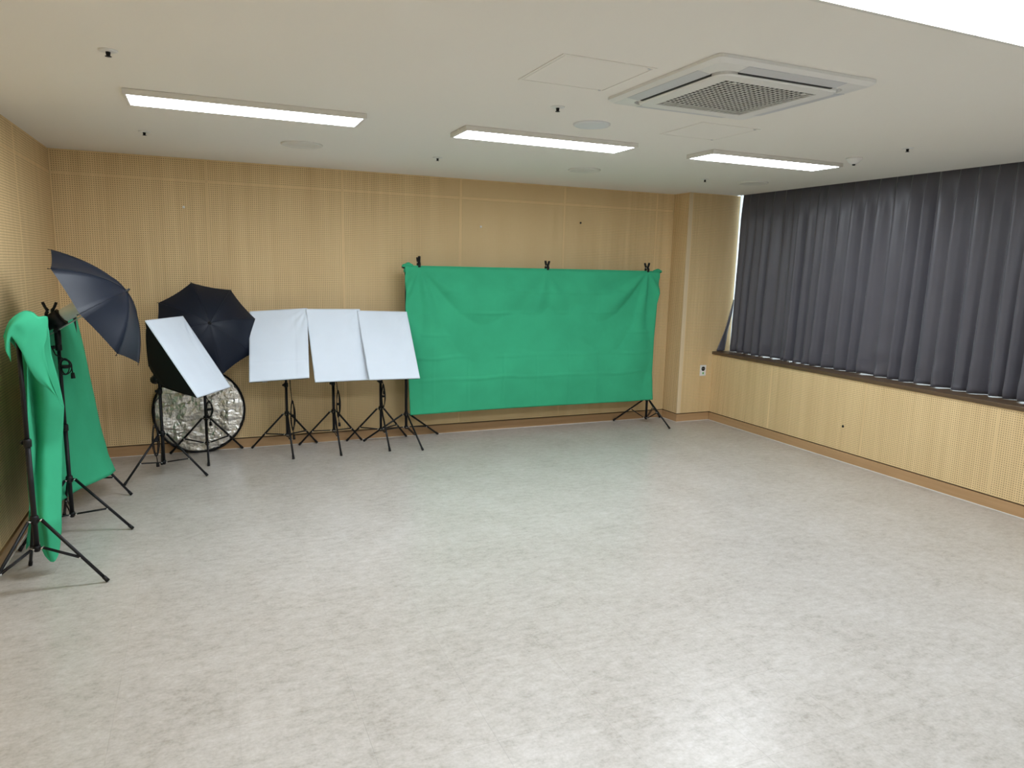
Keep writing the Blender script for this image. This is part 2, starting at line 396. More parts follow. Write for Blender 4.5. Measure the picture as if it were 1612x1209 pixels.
# air conditioner cassette
ac = empty('air_conditioner', (2.372, 2.880, H)); tag(ac, 'white square ceiling cassette air conditioner with central grille', 'air conditioner')
def rrect(w, d, r, n=6):
    out = []
    for sx, sy, a0 in ((1, 1, 0), (-1, 1, PI / 2), (-1, -1, PI), (1, -1, 3 * PI / 2)):
        for k in range(n + 1):
            a = a0 + PI / 2 * k / n; out.append((sx * (w - r) + r * math.cos(a), sy * (d - r) + r * math.sin(a)))
    return out
def ringloft(levels):
    # levels: list of (half width, half depth, corner radius, z)
    m = MB(); n = None; vs = []
    for w, d, r, z in levels:
        q = rrect(w, d, r); n = len(q); vs += [(x, y, z) for x, y in q]
    fs = [(i * n + k, i * n + (k + 1) % n, (i + 1) * n + (k + 1) % n, (i + 1) * n + k) for i in range(len(levels) - 1) for k in range(n)]
    m.add(vs, fs); return m, n, len(levels)
m, n, L = ringloft([(.443, .443, .03, -.0005), (.443, .443, .03, -.014), (.420, .420, .03, -.028), (.355, .355, .06, -.034), (.352, .352, .06, -.020)])
m.build('surround', 'white_plastic', ac)
MB().box(-.38, .38, -.38, .38, -.0195, -.0165).build('inner_cavity', 'white_plastic', ac)
m, n, L = ringloft([(.338, .338, .06, -.021), (.338, .338, .06, -.040), (.330, .330, .055, -.046), (.262, .262, .004, -.046), (.262, .262, .004, -.030)])
m.build('centre_panel', 'white_plastic', ac)
for k in range(4): MB().box(-.262, .262, .3383, .3516, -.0385, -.0200).xform(Matrix.Rotation(k * PI / 2, 4, 'Z')).build('air_slot_shade', 'dark', ac)  # solid dark blocks, painted stand-in for the shade inside the slots
gm = MB()
for k in range(19):
    q = -.2565 + k * .0285
    gm.box(-.262, .262, q - .0021, q + .0021, -.0445, -.042); gm.box(q - .0021, q + .0021, -.262, .262, -.0446, -.0422)
gm.build('grille', 'white_plastic', ac)
MB().box(-.26, .26, -.26, .26, -.029, -.027).build('filter', new_mat('filter_grey', (.022, .021, .02), .8), ac)
for k in range(4):
    a = k * PI / 2
    lv = MB().box(-.275, .275, .3535, .421, -.036, -.026); lv.v = [(x, y, z + (y - .3535) * .092 + (.0 if z < -.03 else -.001)) for x, y, z in lv.v]; lv.xform(Matrix.Rotation(a, 4, 'Z'))
    lv.build('louver', 'grey_plastic', ac, bevel=.001)
for sx in (-1, 1):
    MB().tube((sx * .2, -.242, -.0462), (sx * .2, -.242, -.048), .012, n=14).build('grille_latch', 'white_plastic', ac)

def hatch(cx, cy, s, label):
    r = empty('ceiling_hatch', (cx, cy, H)); tag(r, label, 'ceiling hatch', 'access hatches in the ceiling')
    MB().box(-s, s, -s, s, -.0012, -.0004).build('joint_shade', 'groove', r)  # dark plate paints the shade of the joint; ceiling behind is solid
    m = MB(); o, i = s + .012, s - .0015
    for a in ((-o, o, -o, -i), (-o, o, i, o), (-o, -i, -i, i), (i, o, -i, i)): m.box(*a, -.0035, -.0004)
    m.build('frame', 'ceiling', r); q = s - .0048
    MB().box(-q, q, -q, q, -.003, -.0013).build('door_panel', 'ceiling', r)
    for a, b in ((1, -1), (1, 1)): MB().box(a * (s - .02) - .006, a * (s - .02) + .006, b * (s - .004) - .003, b * (s - .004) + .003, -.0062, -.003).build('catch', 'grey_plastic', r)
hatch(1.613, 2.972, .217, 'flush square ceiling hatch left of the air conditioner')
hatch(2.94, 3.775, .205, 'faint flush ceiling hatch between air conditioner and far lights')

def sprinkler(x, y, label):
    r = empty('sprinkler_head', (x, y, H)); tag(r, label, 'sprinkler', 'ceiling sprinklers')
    MB().lathe([(0, -.0004), (.038, -.0004), (.038, -.003), (.030, -.006), (.014, -.007), (0, -.007)], n=24).build('cover_plate', 'white_plastic', r)
    MB().lathe([(0, -.0072), (.010, -.0072), (.008, -.020), (.006, -.024), (0, -.024)], n=14).build('nozzle', 'black_metal', r)
    dm = MB().lathe([(0, -.0242), (.013, -.0242), (.013, -.026), (0, -.026)], n=14); dm.build('deflector', 'black_metal', r)
for x, y, l in ((-.329, 3.602, 'small sprinkler head above the left umbrella, nearest the top left corner'), (-.332, 5.695, 'small sprinkler head between the left ceiling light and the back wall'),
                (1.787, 5.738, 'small sprinkler head above the left end of the large green backdrop'), (1.804, 3.62, 'small sprinkler head between the hatch and the middle far light'),
                (4.401, 5.662, 'small sprinkler head next to the farthest right downlight'), (4.452, 3.569, 'small sprinkler head nearest the curtain, right of the smoke detector')):
    sprinkler(x, y, l)
def downlight(x, y, R, label):
    r = empty('downlight', (x, y, H)); tag(r, label, 'downlight', 'round unlit downlights')
    MB().lathe([(R, -.0004), (R, -.006), (R - .010, -.013), (R - .018, -.013), (R - .050, -.002)], n=48).build('trim_ring', 'white_metal', r)
    MB().lathe([(R - .050, -.002), (R - .054, -.004), (.05, -.005), (0, -.0052)], n=48).build('lens', 'white_metal', r)
downlight(.712, 5.655, .150, 'round unlit downlight behind the left ceiling light')
downlight(3.128, 5.712, .143, 'round unlit downlight behind the middle ceiling light')
downlight(4.946, 5.622, .140, 'round unlit downlight nearest the wooden column')
cv = empty('ceiling_speaker', (2.193, 3.934, H)); tag(cv, 'round pale plastic cover between air conditioner and middle light', 'ceiling speaker')
MB().lathe([(.112, -.0004), (.112, -.006), (.104, -.012), (.09, -.0125)], n=48).build('rim', 'cover', cv)
MB().lathe([(.0895, -.0125), (.06, -.0145), (0, -.016)], n=48).build('cover_disc', 'cover', cv)
sd = empty('smoke_detector', (4.515, 4.063, H)); tag(sd, 'small white conical smoke detector near the right far light', 'smoke detector')
MB().lathe([(0, -.0004), (.058, -.0004), (.058, -.010), (.050, -.016), (0, -.016)], n=32).build('base', 'white_plastic', sd)
MB().lathe([(.050, -.0161), (.040, -.030), (.020, -.042), (.012, -.044)], n=32).build('body', 'white_plastic', sd)
MB().lathe([(.0115, -.044), (.011, -.051), (.007, -.054), (0, -.054)], n=20).build('sensor', 'black_plastic', sd)

# ------------------------------------------------------------------ small wall fittings
ot = empty('wall_outlet', (5.326, YC, .594)); tag(ot, 'white wall socket plate on the wooden column', 'wall outlet')
MB().box(-.042, .042, -.009, -.0002, -.064, .064).build('plate', 'white_plastic', ot, bevel=.003)
def ylathe(prof, c=(0, 0, 0), n=24):
    m = MB().lathe(prof, n=n); m.v = [(c[0] + x, c[1] + z, c[2] + y) for x, y, z in m.v]; return m
ylathe([(.026, -.0092), (.026, -.0105), (.022, -.0105), (.021, -.0094), (0, -.0094)], (0, 0, .020)).build('socket', 'black_plastic', ot)
for s in (-1, 1): ylathe([(.003, -.0096), (.0025, -.0106), (0, -.0108)], (s * .009, 0, .020), 10).build('socket_pin', 'white_plastic', ot)
MB().box(-.008, .012, -.0098, -.0091, -.044, -.020).build('sticker', 'sticker', ot)
for x, z, mt, l in ((-.133, 2.186, 'white_plastic', 'tiny white plug in the back wall, above the umbrellas'), (2.63, 2.137, 'white_plastic', 'tiny white plug in the back wall, above the large backdrop'),
                    (3.786, 2.227, 'black_plastic', 'tiny dark screw head in the back wall above the large backdrop')):
    o = ylathe([(.011, -.0002), (.011, -.003), (.007, -.006), (0, -.0065)]).build('wall_plug', mt); o.location = (x, YB, z); tag(o, l, 'wall plug', 'plugs and screws in the walls')
o = MB().lathe([(.012, .0002), (.012, .003), (.006, .006), (0, .0065)], n=16).build('wall_plug', 'black_plastic'); o.rotation_euler = (0, -PI / 2, 0); o.location = (XR, 4.741, .333)
tag(o, 'tiny dark screw head in the wall below the window sill', 'wall plug', 'plugs and screws in the walls')

# ------------------------------------------------------------------ tripod stands
def tripod(root, feet_angles, R, zc, zh, ztop, rp=.0125, joints=(), knob_dir=3.6, frac=.56):
    """parts of a light stand, relative to its root on the floor"""
    MB().tube((0, 0, zh - .02), (0, 0, joints[0] if joints else ztop), rp, n=14).build('lower_pole', 'black_metal', root)
    zz = list(joints) + [ztop]
    for i, (a, b) in enumerate(zip(zz, zz[1:])):
        MB().tube((0, 0, a), (0, 0, b), rp - .0022 * (i + 1), n=14).build('upper_pole', 'black_metal', root)
    for a in joints:
        jc = MB().lathe([(0, -.022), (rp + .004, -.022), (rp + .006, -.016), (rp + .006, .012), (rp + .002, .02), (0, .02)], (0, 0, a), 16).build('pole_clamp', 'black_plastic', root)
        kd = Vector((math.cos(knob_dir), math.sin(knob_dir), 0))
        k = MB().tube(kd * (rp + .004) + Vector((0, 0, a)), kd * (rp + .014) + Vector((0, 0, a)), .005, .005, 8)
        k.tube(kd * (rp + .010) + Vector((0, 0, a)), kd * (rp + .022) + Vector((0, 0, a)), .012, .010, 10); k.build('knob', 'black_plastic', jc)
    hub = MB().lathe([(0, -.02), (rp + .005, -.02), (rp + .008, -.012), (rp + .008, .012), (rp + .004, .022), (0, .022)], (0, 0, zc), 18)
    lh = MB().lathe([(0, -.012), (rp + .004, -.012), (rp + .004, .012), (0, .012)], (0, 0, zh), 16)
    for a in feet_angles:
        d = Vector((math.cos(a), math.sin(a), 0)); s = Vector((-d.y, d.x, 0))
        for sg in (-1, 1):
            hub.path([d * (rp + .002) + s * sg * .009 + Vector((0, 0, zc)), d * (rp + .024) + s * sg * .009 + Vector((0, 0, zc - .004))], .0035, 6)
            lh.path([d * rp + s * sg * .007 + Vector((0, 0, zh)), d * (rp + .018) + s * sg * .007 + Vector((0, 0, zh))], .003, 6)
    hub.build('leg_hub', 'black_plastic', root); lh.build('brace_hub', 'black_plastic', root)
    for a in feet_angles:
        d = Vector((math.cos(a), math.sin(a), 0)); p0 = d * (rp + .020) + Vector((0, 0, zc - .002)); p1 = d * R + Vector((0, 0, .009))
        leg = MB().tube(p0, p1, .0088, n=10).build('leg', 'black_metal', root)
        dr = (p1 - p0).normalized()
        MB().tube(p1 - dr * .03, p1 + dr * .004, .0105, .0112, 10).build('foot_cap', 'black_plastic', leg)
        q = p0.lerp(p1, frac) + Vector((0, 0, -.010)); b0 = d * (rp + .014) + Vector((0, 0, zh)); s = Vector((-d.y, d.x, 0))
        br = MB()
        for sg in (-1, 1): br.path([b0 + s * sg * .006, q + s * sg * .008], .0042, 6)
        brace = br.build('brace', 'black_metal', root)
        for pt in (q, b0, p0): MB().tube(pt - s * .0135, pt + s * .0135, .0042, n=8).build('rivet', 'chrome', leg if pt is p0 else brace)
def cord(root, pts, loops, r=.0038, name='power_cord'):
    """cable that runs along pts and ends in a bundle of hanging loops (centre, half height, half width, turns)"""
    P = [Vector(q) for q in pts]; out = []
    for a, b in zip(P, P[1:]):
        for k in range(6): out.append(a.lerp(b, k / 6) + Vector((0, 0, 0)))
    out.append(P[-1]); (cx, cy, cz), hh, hw, turns, ang = loops
    N = int(18 * turns)
    for k in range(N + 1):
        t = 2 * PI * turns * k / N; w = hw * (1 + .35 * math.sin(3.1 * k / 18)); tw = ang + .5 * math.sin(k / 7)
        out.append(Vector((cx + w * math.sin(t) * math.cos(tw), cy + w * math.sin(t) * math.sin(tw) + .004 * math.sin(k / 5), cz + hh * math.cos(t) * (1 + .12 * math.sin(k / 9)))))
    out.append(out[-1] + Vector((.005, -.005, -.05)))
    c = MB().path(out, r, 6).build(name, 'black_plastic', root)
    e = out[-1]; MB().tube(e, e + Vector((.002, -.002, -.035)), .010, .013, 10).build('plug', 'black_plastic', c)
    tie = MB().tube((cx, cy, cz - .008), (cx, cy, cz + .008), hw * 1.0, n=10); tie.build('cable_tie', 'black_plastic', c)
def basis(yaw, tilt, roll=0.0):
    n = Vector((math.sin(yaw) * math.cos(tilt), -math.cos(yaw) * math.cos(tilt), math.sin(tilt)))
    r = Vector((math.cos(yaw), math.sin(yaw), 0)); u = r.cross(n) * -1
    if u.z < 0: u = -u
    return r * math.cos(roll) + u * math.sin(roll), u * math.cos(roll) - r * math.sin(roll), n

def softbox(base, ang, zh, face, yaw, tilt, roll, label, cordargs, seed, joint=.62):
    root = empty('softbox_light', (base[0], base[1], 0)); tag(root, label, 'softbox', 'softbox lights on tripods')
    r, u, n = basis(yaw, tilt, roll); c = Vector(face) - Vector((base[0], base[1], 0))
    back = c - n * .30; ztop = back.z - .015
    tripod(root, [a * PI / 180 for a in ang], .345, .35, zh, ztop, joints=(joint,))
    W, Hh = .246, .344
    # shell
    lev = [(0.0, 1.0), (.012, 1.0), (.05, .93), (.10, .82), (.15, .70), (.20, .575), (.25, .445), (.30, .31)]
    m = MB(); vs = []; nseg = None
    for d, k in lev:
        q = rrect(W * (k if d < .03 else .06 + .94 * k), Hh * (k * .96 + .04 * (1 - k) if d > .03 else k), .008 + .05 * min(1, d / .1)); nseg = len(q)
        sag_ = .013 * math.sin(PI * min(1, d / .16)) if d > .001 else 0
        vs += [c + r * x + u * (y - (sag_ if y < -Hh * .5 * k else 0)) - n * d for x, y in q]
    fs = [(i * nseg + k, i * nseg + (k + 1) % nseg, (i + 1) * nseg + (k + 1) % nseg, (i + 1) * nseg + k) for i in range(len(lev) - 1) for k in range(nseg)]
    fs.append(tuple((len(lev) - 1) * nseg + k for k in range(nseg)))
    m.add(vs, fs, True); sh = m.build('softbox_shell', 'black_fabric', root)
    for sx in (-1, 1):
        for sy in (-1, 1):   # corner rods under the fabric
            pts = [c + r * sx * (W * (.06 + .94 * k) - .012) + u * sy * (Hh * (k * .96) - .010) - n * (d - .001) for d, k in lev[2:]]
            MB().path(pts, .006, 6).build('corner_rod', 'black_fabric', sh)
    # white front cloth with a soft edge hem and slight wrinkles
    rnd = random.Random(seed); ph = [rnd.uniform(0, 6) for _ in range(6)]
    def ff(a, b):
        x = (a * 2 - 1); y = (b * 2 - 1); e = min(1, 8 * (1 - max(abs(x), abs(y))))
        bulge = .003 + .004 * (1 - x * x) * (1 - y * y)
        dx, dy = x - 1, y - 1; rr = math.hypot(dx, dy); aa = math.atan2(dy, dx)
        wr = .006 * math.exp(-rr / .7) * math.sin(aa * 13 + ph[0]) + .0016 * math.sin(7 * x + 5 * y + ph[1]) * math.sin(4 * y - 3 * x + ph[2])
        cr = sum(-.0022 * max(0, 1 - abs(y - q) / .02) for q in (-.5, 0.02, .52)) - .0018 * max(0, 1 - abs(x - .55) / .03)
        k = 1.006
        return c + r * x * W * k + u * y * Hh * k + n * (bulge + (wr + cr) * min(1, e) + .0005)
    df = MB().grid(ff, 40, 52)
    # turn the hem back around the rim
    ed = []
    for i in range(41): ed.append(ff(i / 40, 0))
    for j in range(1, 53): ed.append(ff(1, j / 52))
    for i in range(39, -1, -1): ed.append(ff(i / 40, 1))
    for j in range(51, 0, -1): ed.append(ff(0, j / 52))
    N = len(ed); df.add(ed + [p - n * .010 for p in ed], [(i, (i + 1) % N, N + (i + 1) % N, N + i) for i in range(N)], True)
    d_ = df.build('diffuser_cloth', 'diffuser', sh)
    d_['label'] = 'white diffuser cloth'
    # lamp head and tilt bracket
    hd = MB().path([c - n * .295, c - n * .33, c - n * .345, c - n * .385, c - n * .40], [.055, .055, .036, .034, .020], 20); hd.build('lamp_head', 'black_plastic', sh)
    bp = c - n * .35; tp = Vector((0, 0, ztop))
    br = MB().path([tp + Vector((0, 0, -.05)), tp + Vector((0, 0, .012)), bp], [.016, .016, .012], 10); br.build('tilt_bracket', 'black_plastic', root)
    side = r * .035; kn = MB().tube(tp - side * .3, tp - side * 1.6, .006, n=8); kn.tube(tp - side * 1.1, tp - side * 1.9, .016, .013, 10); kn.build('tilt_knob', 'black_plastic', root)
    MB().box(-.020, .020, -.001, .001, -.010, .010).xform(Matrix.Translation(c - r * .13 - u * (Hh * .93) - n * .06) @ Matrix((( r.x, n.x, u.x, 0), (r.y, n.y, u.y, 0), (r.z, n.z, u.z, 0), (0, 0, 0, 1)))).build('white_patch', 'white_plastic', sh)  # small white patch low on the shell
    cord(root, [bp, bp + Vector((.03, -.03, -.12))] + [Vector(q) for q in cordargs[0]], cordargs[1])
    return root
softbox((-.36, 6.22), (218, 337, 96), .115, (-.1255, 6.11, .991), 1.053, .594, 0.0, 'softbox light steeply turned sideways in front of the black umbrella',
        ([(-.045, -.02, .60), (-.045, -.02, .46)], ((-.05, -.02, .30), .12, .022, 3.5, .2)), 1, .70)
softbox((.655, 6.735), (152, 272, 33), .150, (.5792, 6.465, 1.0265), -.271, .594, .087, 'upright white softbox light right beside the open black umbrella',
        ([(.035, -.02, .60), (.045, -.02, .48)], ((.050, -.015, .33), .13, .020, 3.5, .3)), 2)
softbox((1.078, 6.715), (151, 271, 31), .165, (1.0868, 6.453, 1.0128), .107, .466, -.013, 'white softbox light in the middle of the row of three',
        ([(.03, -.02, .62), (.036, -.02, .55)], ((.042, -.015, .42), .12, .018, 3.5, .3)), 3)
softbox((1.533, 6.735), (151, 271, 30), .140, (1.5527, 6.475, .9998), .172, .531, -.04, 'white softbox light overlapping the left edge of the large green backdrop',
        ([(.01, -.03, .62), (.03, -.02, .56)], ((.022, -.02, .47), .11, .018, 3.0, .3)), 4)

# ------------------------------------------------------------------ umbrella lights
def umbrella_light(base, ang, zh, cen, yaw, tilt, spin, sgn, R, sag, label, joints, cordargs, bulb_side):
    root = empty('umbrella_light', (base[0], base[1], 0)); tag(root, label, 'umbrella light', 'black reflector umbrellas on tripods')
    ax = Vector((math.cos(tilt) * math.sin(yaw), -math.cos(tilt) * math.cos(yaw), math.sin(tilt)))
    a = ax.cross(Vector((0, 0, 1))).normalized(); b = a.cross(ax)
    c = Vector(cen) - Vector((base[0], base[1], 0))
    rib = lambda i: spin - sgn * i * PI / 4
    # point on the shaft nearest the pole
    s0 = (Vector((0, 0, 0)) - c); k = (s0.x * ax.x + s0.y * ax.y) / (ax.x ** 2 + ax.y ** 2); hp = c + ax * k
    ztop = hp.z - .03
    tripod(root, [q * PI / 180 for q in ang], .35, .35, zh, ztop, joints=joints)
    hprof = lambda q: sag * (1 - .42 * q - .58 * q * q * q) if q > 0 else sag
    hprof = lambda q: sag * (1 - .15 * q - .85 * q * q)
    m = MB(); NR = 14; NA = 8
    for i in range(8):
        t0, t1 = rib(i), rib(i + 1)
        def fn(u, v):
            e0 = a * math.cos(t0) + b * math.sin(t0); e1 = a * math.cos(t1) + b * math.sin(t1)
            d = e0.lerp(e1, u); w = 4 * u * (1 - u)
            q = v
            p = c + d * R * q * (1 - .03 * w * q) + ax * hprof(q)
            return p - ax * .012 * w * q * (1 - q) * 2 + ax * .0015 * w * q * math.sin(11 * q + 2 * i)
        m.grid(fn, NA, NR)
    cn = m.build('canopy', 'umbrella', root)
    for i in range(8):
        e = a * math.cos(rib(i)) + b * math.sin(rib(i))
        pts = [c + e * R * q + ax * (hprof(q) - .004) for q in [.03] + [x / 8 for x in range(1, 9)]]
        pts.append(pts[-1] + (pts[-1] - pts[-2]).normalized() * .012)
        MB().path(pts, [.0018] * 9 + [.003], 6).build('rib', 'black_metal', cn)
        sl = c + ax * (sag - .16); mid = c + e * R * .52 + ax * (hprof(.52) - .006)
        MB().path([sl + e * .012, mid], .0015, 5).build('stretcher', 'chrome', cn)
        # stitched seam raised on the outside
        MB().path([c + e * R * q + ax * (hprof(q) + .0008) for q in [x / 12 for x in range(0, 13)]], .0014, 5).build('seam', 'umbrella', cn)
    tip = MB().path([c + ax * (sag - .004), c + ax * (sag + .004), c + ax * (sag + .006), c + ax * (sag + .02), c + ax * (sag + .024)], [.016, .014, .007, .0065, .003], 12)
    tip.build('tip_cap', 'black_plastic', cn)
    MB().tube(hp - ax * .15, c + ax * (sag - .002), .0045, n=8).build('shaft', 'steel', root)
    MB().tube(c + ax * (sag - .175), c + ax * (sag - .145), .010, n=10).build('runner', 'black_plastic', cn)
    # head: bracket, swivel, lamp holder, bulb
    MB().path([(0, 0, ztop - .07), (0, 0, ztop - .01), hp + Vector((0, 0, .0))], [.017, .019, .017], 12).build('swivel_bracket', 'black_plastic', root)
    up = (Vector((0, 0, 1)) - ax * ax.z).normalized(); off = up * .055 + ax * .0
    L0 = hp + off
    MB().path([hp, hp + up * .02, L0 - ax * .01], [.014, .014, .018], 10).build('lamp_arm', 'black_plastic', root)
    lh = MB().path([L0 - ax * .05, L0 - ax * .045, L0 + ax * .01, L0 + ax * .016, L0 + ax * .07], [.024, .034, .040, .050, .052], 20).build('lamp_holder', 'black_plastic', root)
    MB().path([L0 + ax * .071, L0 + ax * .08, L0 + ax * .17, L0 + ax * .205, L0 + ax * .22], [.028, .040, .043, .036, .012], 20).build('bulb', 'bulb', lh)
    k = MB().tube(hp, hp + a * .05, .005, n=8); k.tube(hp + a * .035, hp + a * .05, .013, .011, 10); k.build('tilt_knob', 'black_plastic', root)
    cord(root, [L0 - ax * .058, L0 - ax * .06 + Vector((0, -.01, -.10))] + [Vector(q) for q in cordargs[0]], cordargs[1])
    return root
umbrella_light((-.835, 5.07), (-13, 107, 227), .120, (-.618, 5.052, 1.428), 1.476, .555, 1.549, 1, .41, .204,
               'black umbrella light tilted on its side in front of the small green backdrop', (.685, 1.19),
               ([(-.03, -.05, 1.20), (-.01, -.06, 1.15)], ((.035, -.06, 1.075), .045, .03, 2.2, .2)), 1)
umbrella_light((-.035, 6.745), (271, 151, 31), .120, (.003, 6.557, 1.16), .164, .362, .592, -1, .418, .172,
               'open black umbrella light facing the room behind the sideways softbox', (.62,),
               ([(-.03, .02, .80), (-.03, .02, .62)], ((.03, -.02, .43), .07, .025, 2.5, .2)), -1)

# ------------------------------------------------------------------ folding silver reflector leaning on the wall
RR = .385; rf = empty('silver_reflector', (-.085, 6.898, 0)); tag(rf, 'round crinkled silver reflector with black rim leaning on the back wall', 'reflector'); rf.rotation_euler = (-.045, 0, 0)
m = MB(); NA, NRr = 72, 20; vs = []
for j in range(NRr + 1):
    q = j / NRr * (RR - .006)
    for i in range(NA):
        t = 2 * PI * i / NA; x, z = q * math.cos(t), q * math.sin(t)
        w = .010 * noise.noise(Vector((x * 7, z * 7, 1.3))) + .006 * noise.noise(Vector((x * 16, z * 16, 4.3))) + .0035 * noise.noise(Vector((x * 34, z * 30, 7.3)))
        vs.append((x, w * (1 - (j / NRr) ** 6), z + RR))
fs = [(j * NA + i, j * NA + (i + 1) % NA, (j + 1) * NA + (i + 1) % NA, (j + 1) * NA + i) for j in range(NRr) for i in range(NA)]
m.add(vs, fs, True); m.build('silver_fabric', 'silver', rf, solid=.001, fixn=True)
m = MB(); pts = [(RR * math.cos(2 * PI * i / 72) * .995, 0, RR + RR * math.sin(2 * PI * i / 72) * .995) for i in range(73)]
m.path(pts, .0085, 8, cap=False); m.build('rim', 'black_fabric', rf)

# ------------------------------------------------------------------ backdrop stands, bars and cloths
def backdrop_stand(base, ang, R, zc, zh, ztop, label, joints, frac=.58, knob_dir=PI / 2):
    r = empty('backdrop_stand', (base[0], base[1], 0)); tag(r, label, 'light stand', 'black tripod stands carrying the backdrops')
    tripod(r, [q * PI / 180 for q in ang], R, zc, zh, ztop, rp=.0135, joints=joints, frac=frac, knob_dir=knob_dir)
    MB().path([(0, 0, ztop - .03), (0, 0, ztop - .001), (0, 0, ztop + .004), (0, 0, ztop + .03)], [.014, .014, .006, .006], 10).build('spigot', 'black_plastic', r)
    return r
GX0, GX1, GY, GZ = 1.778, 4.652, 6.705, 1.715
backdrop_stand((1.787, GY + .030), (165, 277, 24), .415, .275, .145, GZ - .045, 'tripod stand under the left end of the large green backdrop', (.80, 1.25))
backdrop_stand((4.618, GY + .030), (149, 281, 30), .37, .275, .06, GZ - .045, 'tripod stand under the right end of the large green backdrop', (.80, 1.25), .42)
def xbar(name, p0, p1, label):
    p0, p1 = Vector(p0), Vector(p1); r = empty(name, p0); tag(r, label, 'crossbar', 'bars carrying the backdrops'); d = p1 - p0; dn = d.normalized()
    MB().tube(-dn * .03, d + dn * .03, .012, n=14).build('bar', 'black_metal', r)
    for q, s in ((Vector((0, 0, 0)), -1), (d, 1)):
        MB().path([q + dn * s * .028, q + dn * s * .034, q + dn * s * .046], [.014, .016, .009], 12).build('end_knob', 'black_plastic', r)
    return r
xbar('backdrop_crossbar', (1.787, GY + .004, GZ), (4.640, GY + .004, GZ), 'black bar holding up the large green backdrop')
# large cloth: hangs over the bar, clamped at three points
CL = [1.905, 3.273, 4.503]
def big(u, v):
    # v 0..0.1 wraps over the bar from behind, then hangs down
    z0 = GZ + .0155
    xl = interp([(0, 1.760), (.3, 1.768), (.55, 1.782), (1, 1.815)], v); xr = interp([(0, 4.664), (.3, 4.650), (.55, 4.634), (.8, 4.634), (1, 4.662)], v)
    x = xl + (xr - xl) * u
    zb = .276 + .006 * math.sin(5 * u) + .012 * (u - .5)
    if v < .08:
        t = v / .08 * PI
        y = GY + .0155 * math.cos(t); z = GZ + .0155 * math.sin(t)
        if v < .02: y = GY + .0165; z = GZ - (.02 - v) / .02 * .05
        return (x, y, z)
    k = (v - .08) / .92; z = GZ + (zb - GZ) * k
    y = GY - .0165
    d = 0
    for cx, am in ((CL[0], 1.0), (CL[2], 1.15), (CL[1], .35)):
        dx, dz = x - cx, z - (GZ + .02); rr = math.hypot(dx, dz); a = math.atan2(-dz, dx)
        d += am * .050 * (1 - math.exp(-rr / .22)) * math.exp(-rr / .95) * math.sin(a * 9.0 + 1.1 * cx) * max(0, math.sin(a)) ** .5 if a > 0 else 0
    # sagging swag between the outer clamps
    w = (x - 3.2) / 1.45; d += .034 * math.sin(PI * (k * 3.1 + .65 * w * w)) * math.exp(-w * w * 1.1) * min(1, k * 4) * (1 - .5 * k)
    # folding creases left from storage
    for q in (.155, .305, .455, .610, .765): d += .0085 * max(0, 1 - abs(k + .012 * noise.noise(Vector((x * 3, q * 9, 0))) - q) / .013) * (.4 + .9 * max(0, noise.noise(Vector((x * 1.7, q * 7, 5)))) + .3)
    for q in (2.05, 2.42, 2.80, 3.17, 3.55, 3.90, 4.26): d += .0062 * max(0, 1 - abs(x + .02 * noise.noise(Vector((z * 2, q, 2))) - q) / .012) * (.3 + .9 * max(0, noise.noise(Vector((z * 2.1, q * 5, 9)))))
    d += .016 * noise.noise(Vector((x * 1.1, z * 1.6, 3))) + .0035 * noise.noise(Vector((x * 4.5, z * 5.5, 8)))
    e = min(u, 1 - u)
    d += -.02 * max(0, 1 - e / .05) * k * .6
    return (x, min(y - .004, y - .012 - d * min(1, k * 8)), z)
root = empty('green_backdrop', (3.2, GY, .27)); tag(root, 'large green backdrop cloth clamped to a bar along the back wall', 'backdrop', 'green backdrop cloths')
mb = MB().grid(big, 220, 110); mb.v = [(x - 3.2, y - GY, z - .27) for x, y, z in mb.v]
mb.build('hanging_cloth', 'green', root, solid=.0012, fixn=False)
for x, s in ((1.775, -1), (4.66, 1)):   # bunched cloth over the bar ends
    m = MB()
    def bun(u, v):
        t = u * 2 * PI; q = v * 2 - 1
        rr = (.018 + .010 * noise.noise(Vector((3 * math.cos(t), 3 * math.sin(t), x * 3 + v * 2)))) * (1 - .75 * q * q) ** .5
        return (x - 3.2 - s * q * .055 - s * .02, rr * math.cos(t) - .004, GZ - .27 + .010 + rr * 1.15 * math.sin(t) - s * q * 0 + .010 * (1 - abs(q)))
    m.grid(bun, 20, 12); m.build('bunched_corner', 'green', root)

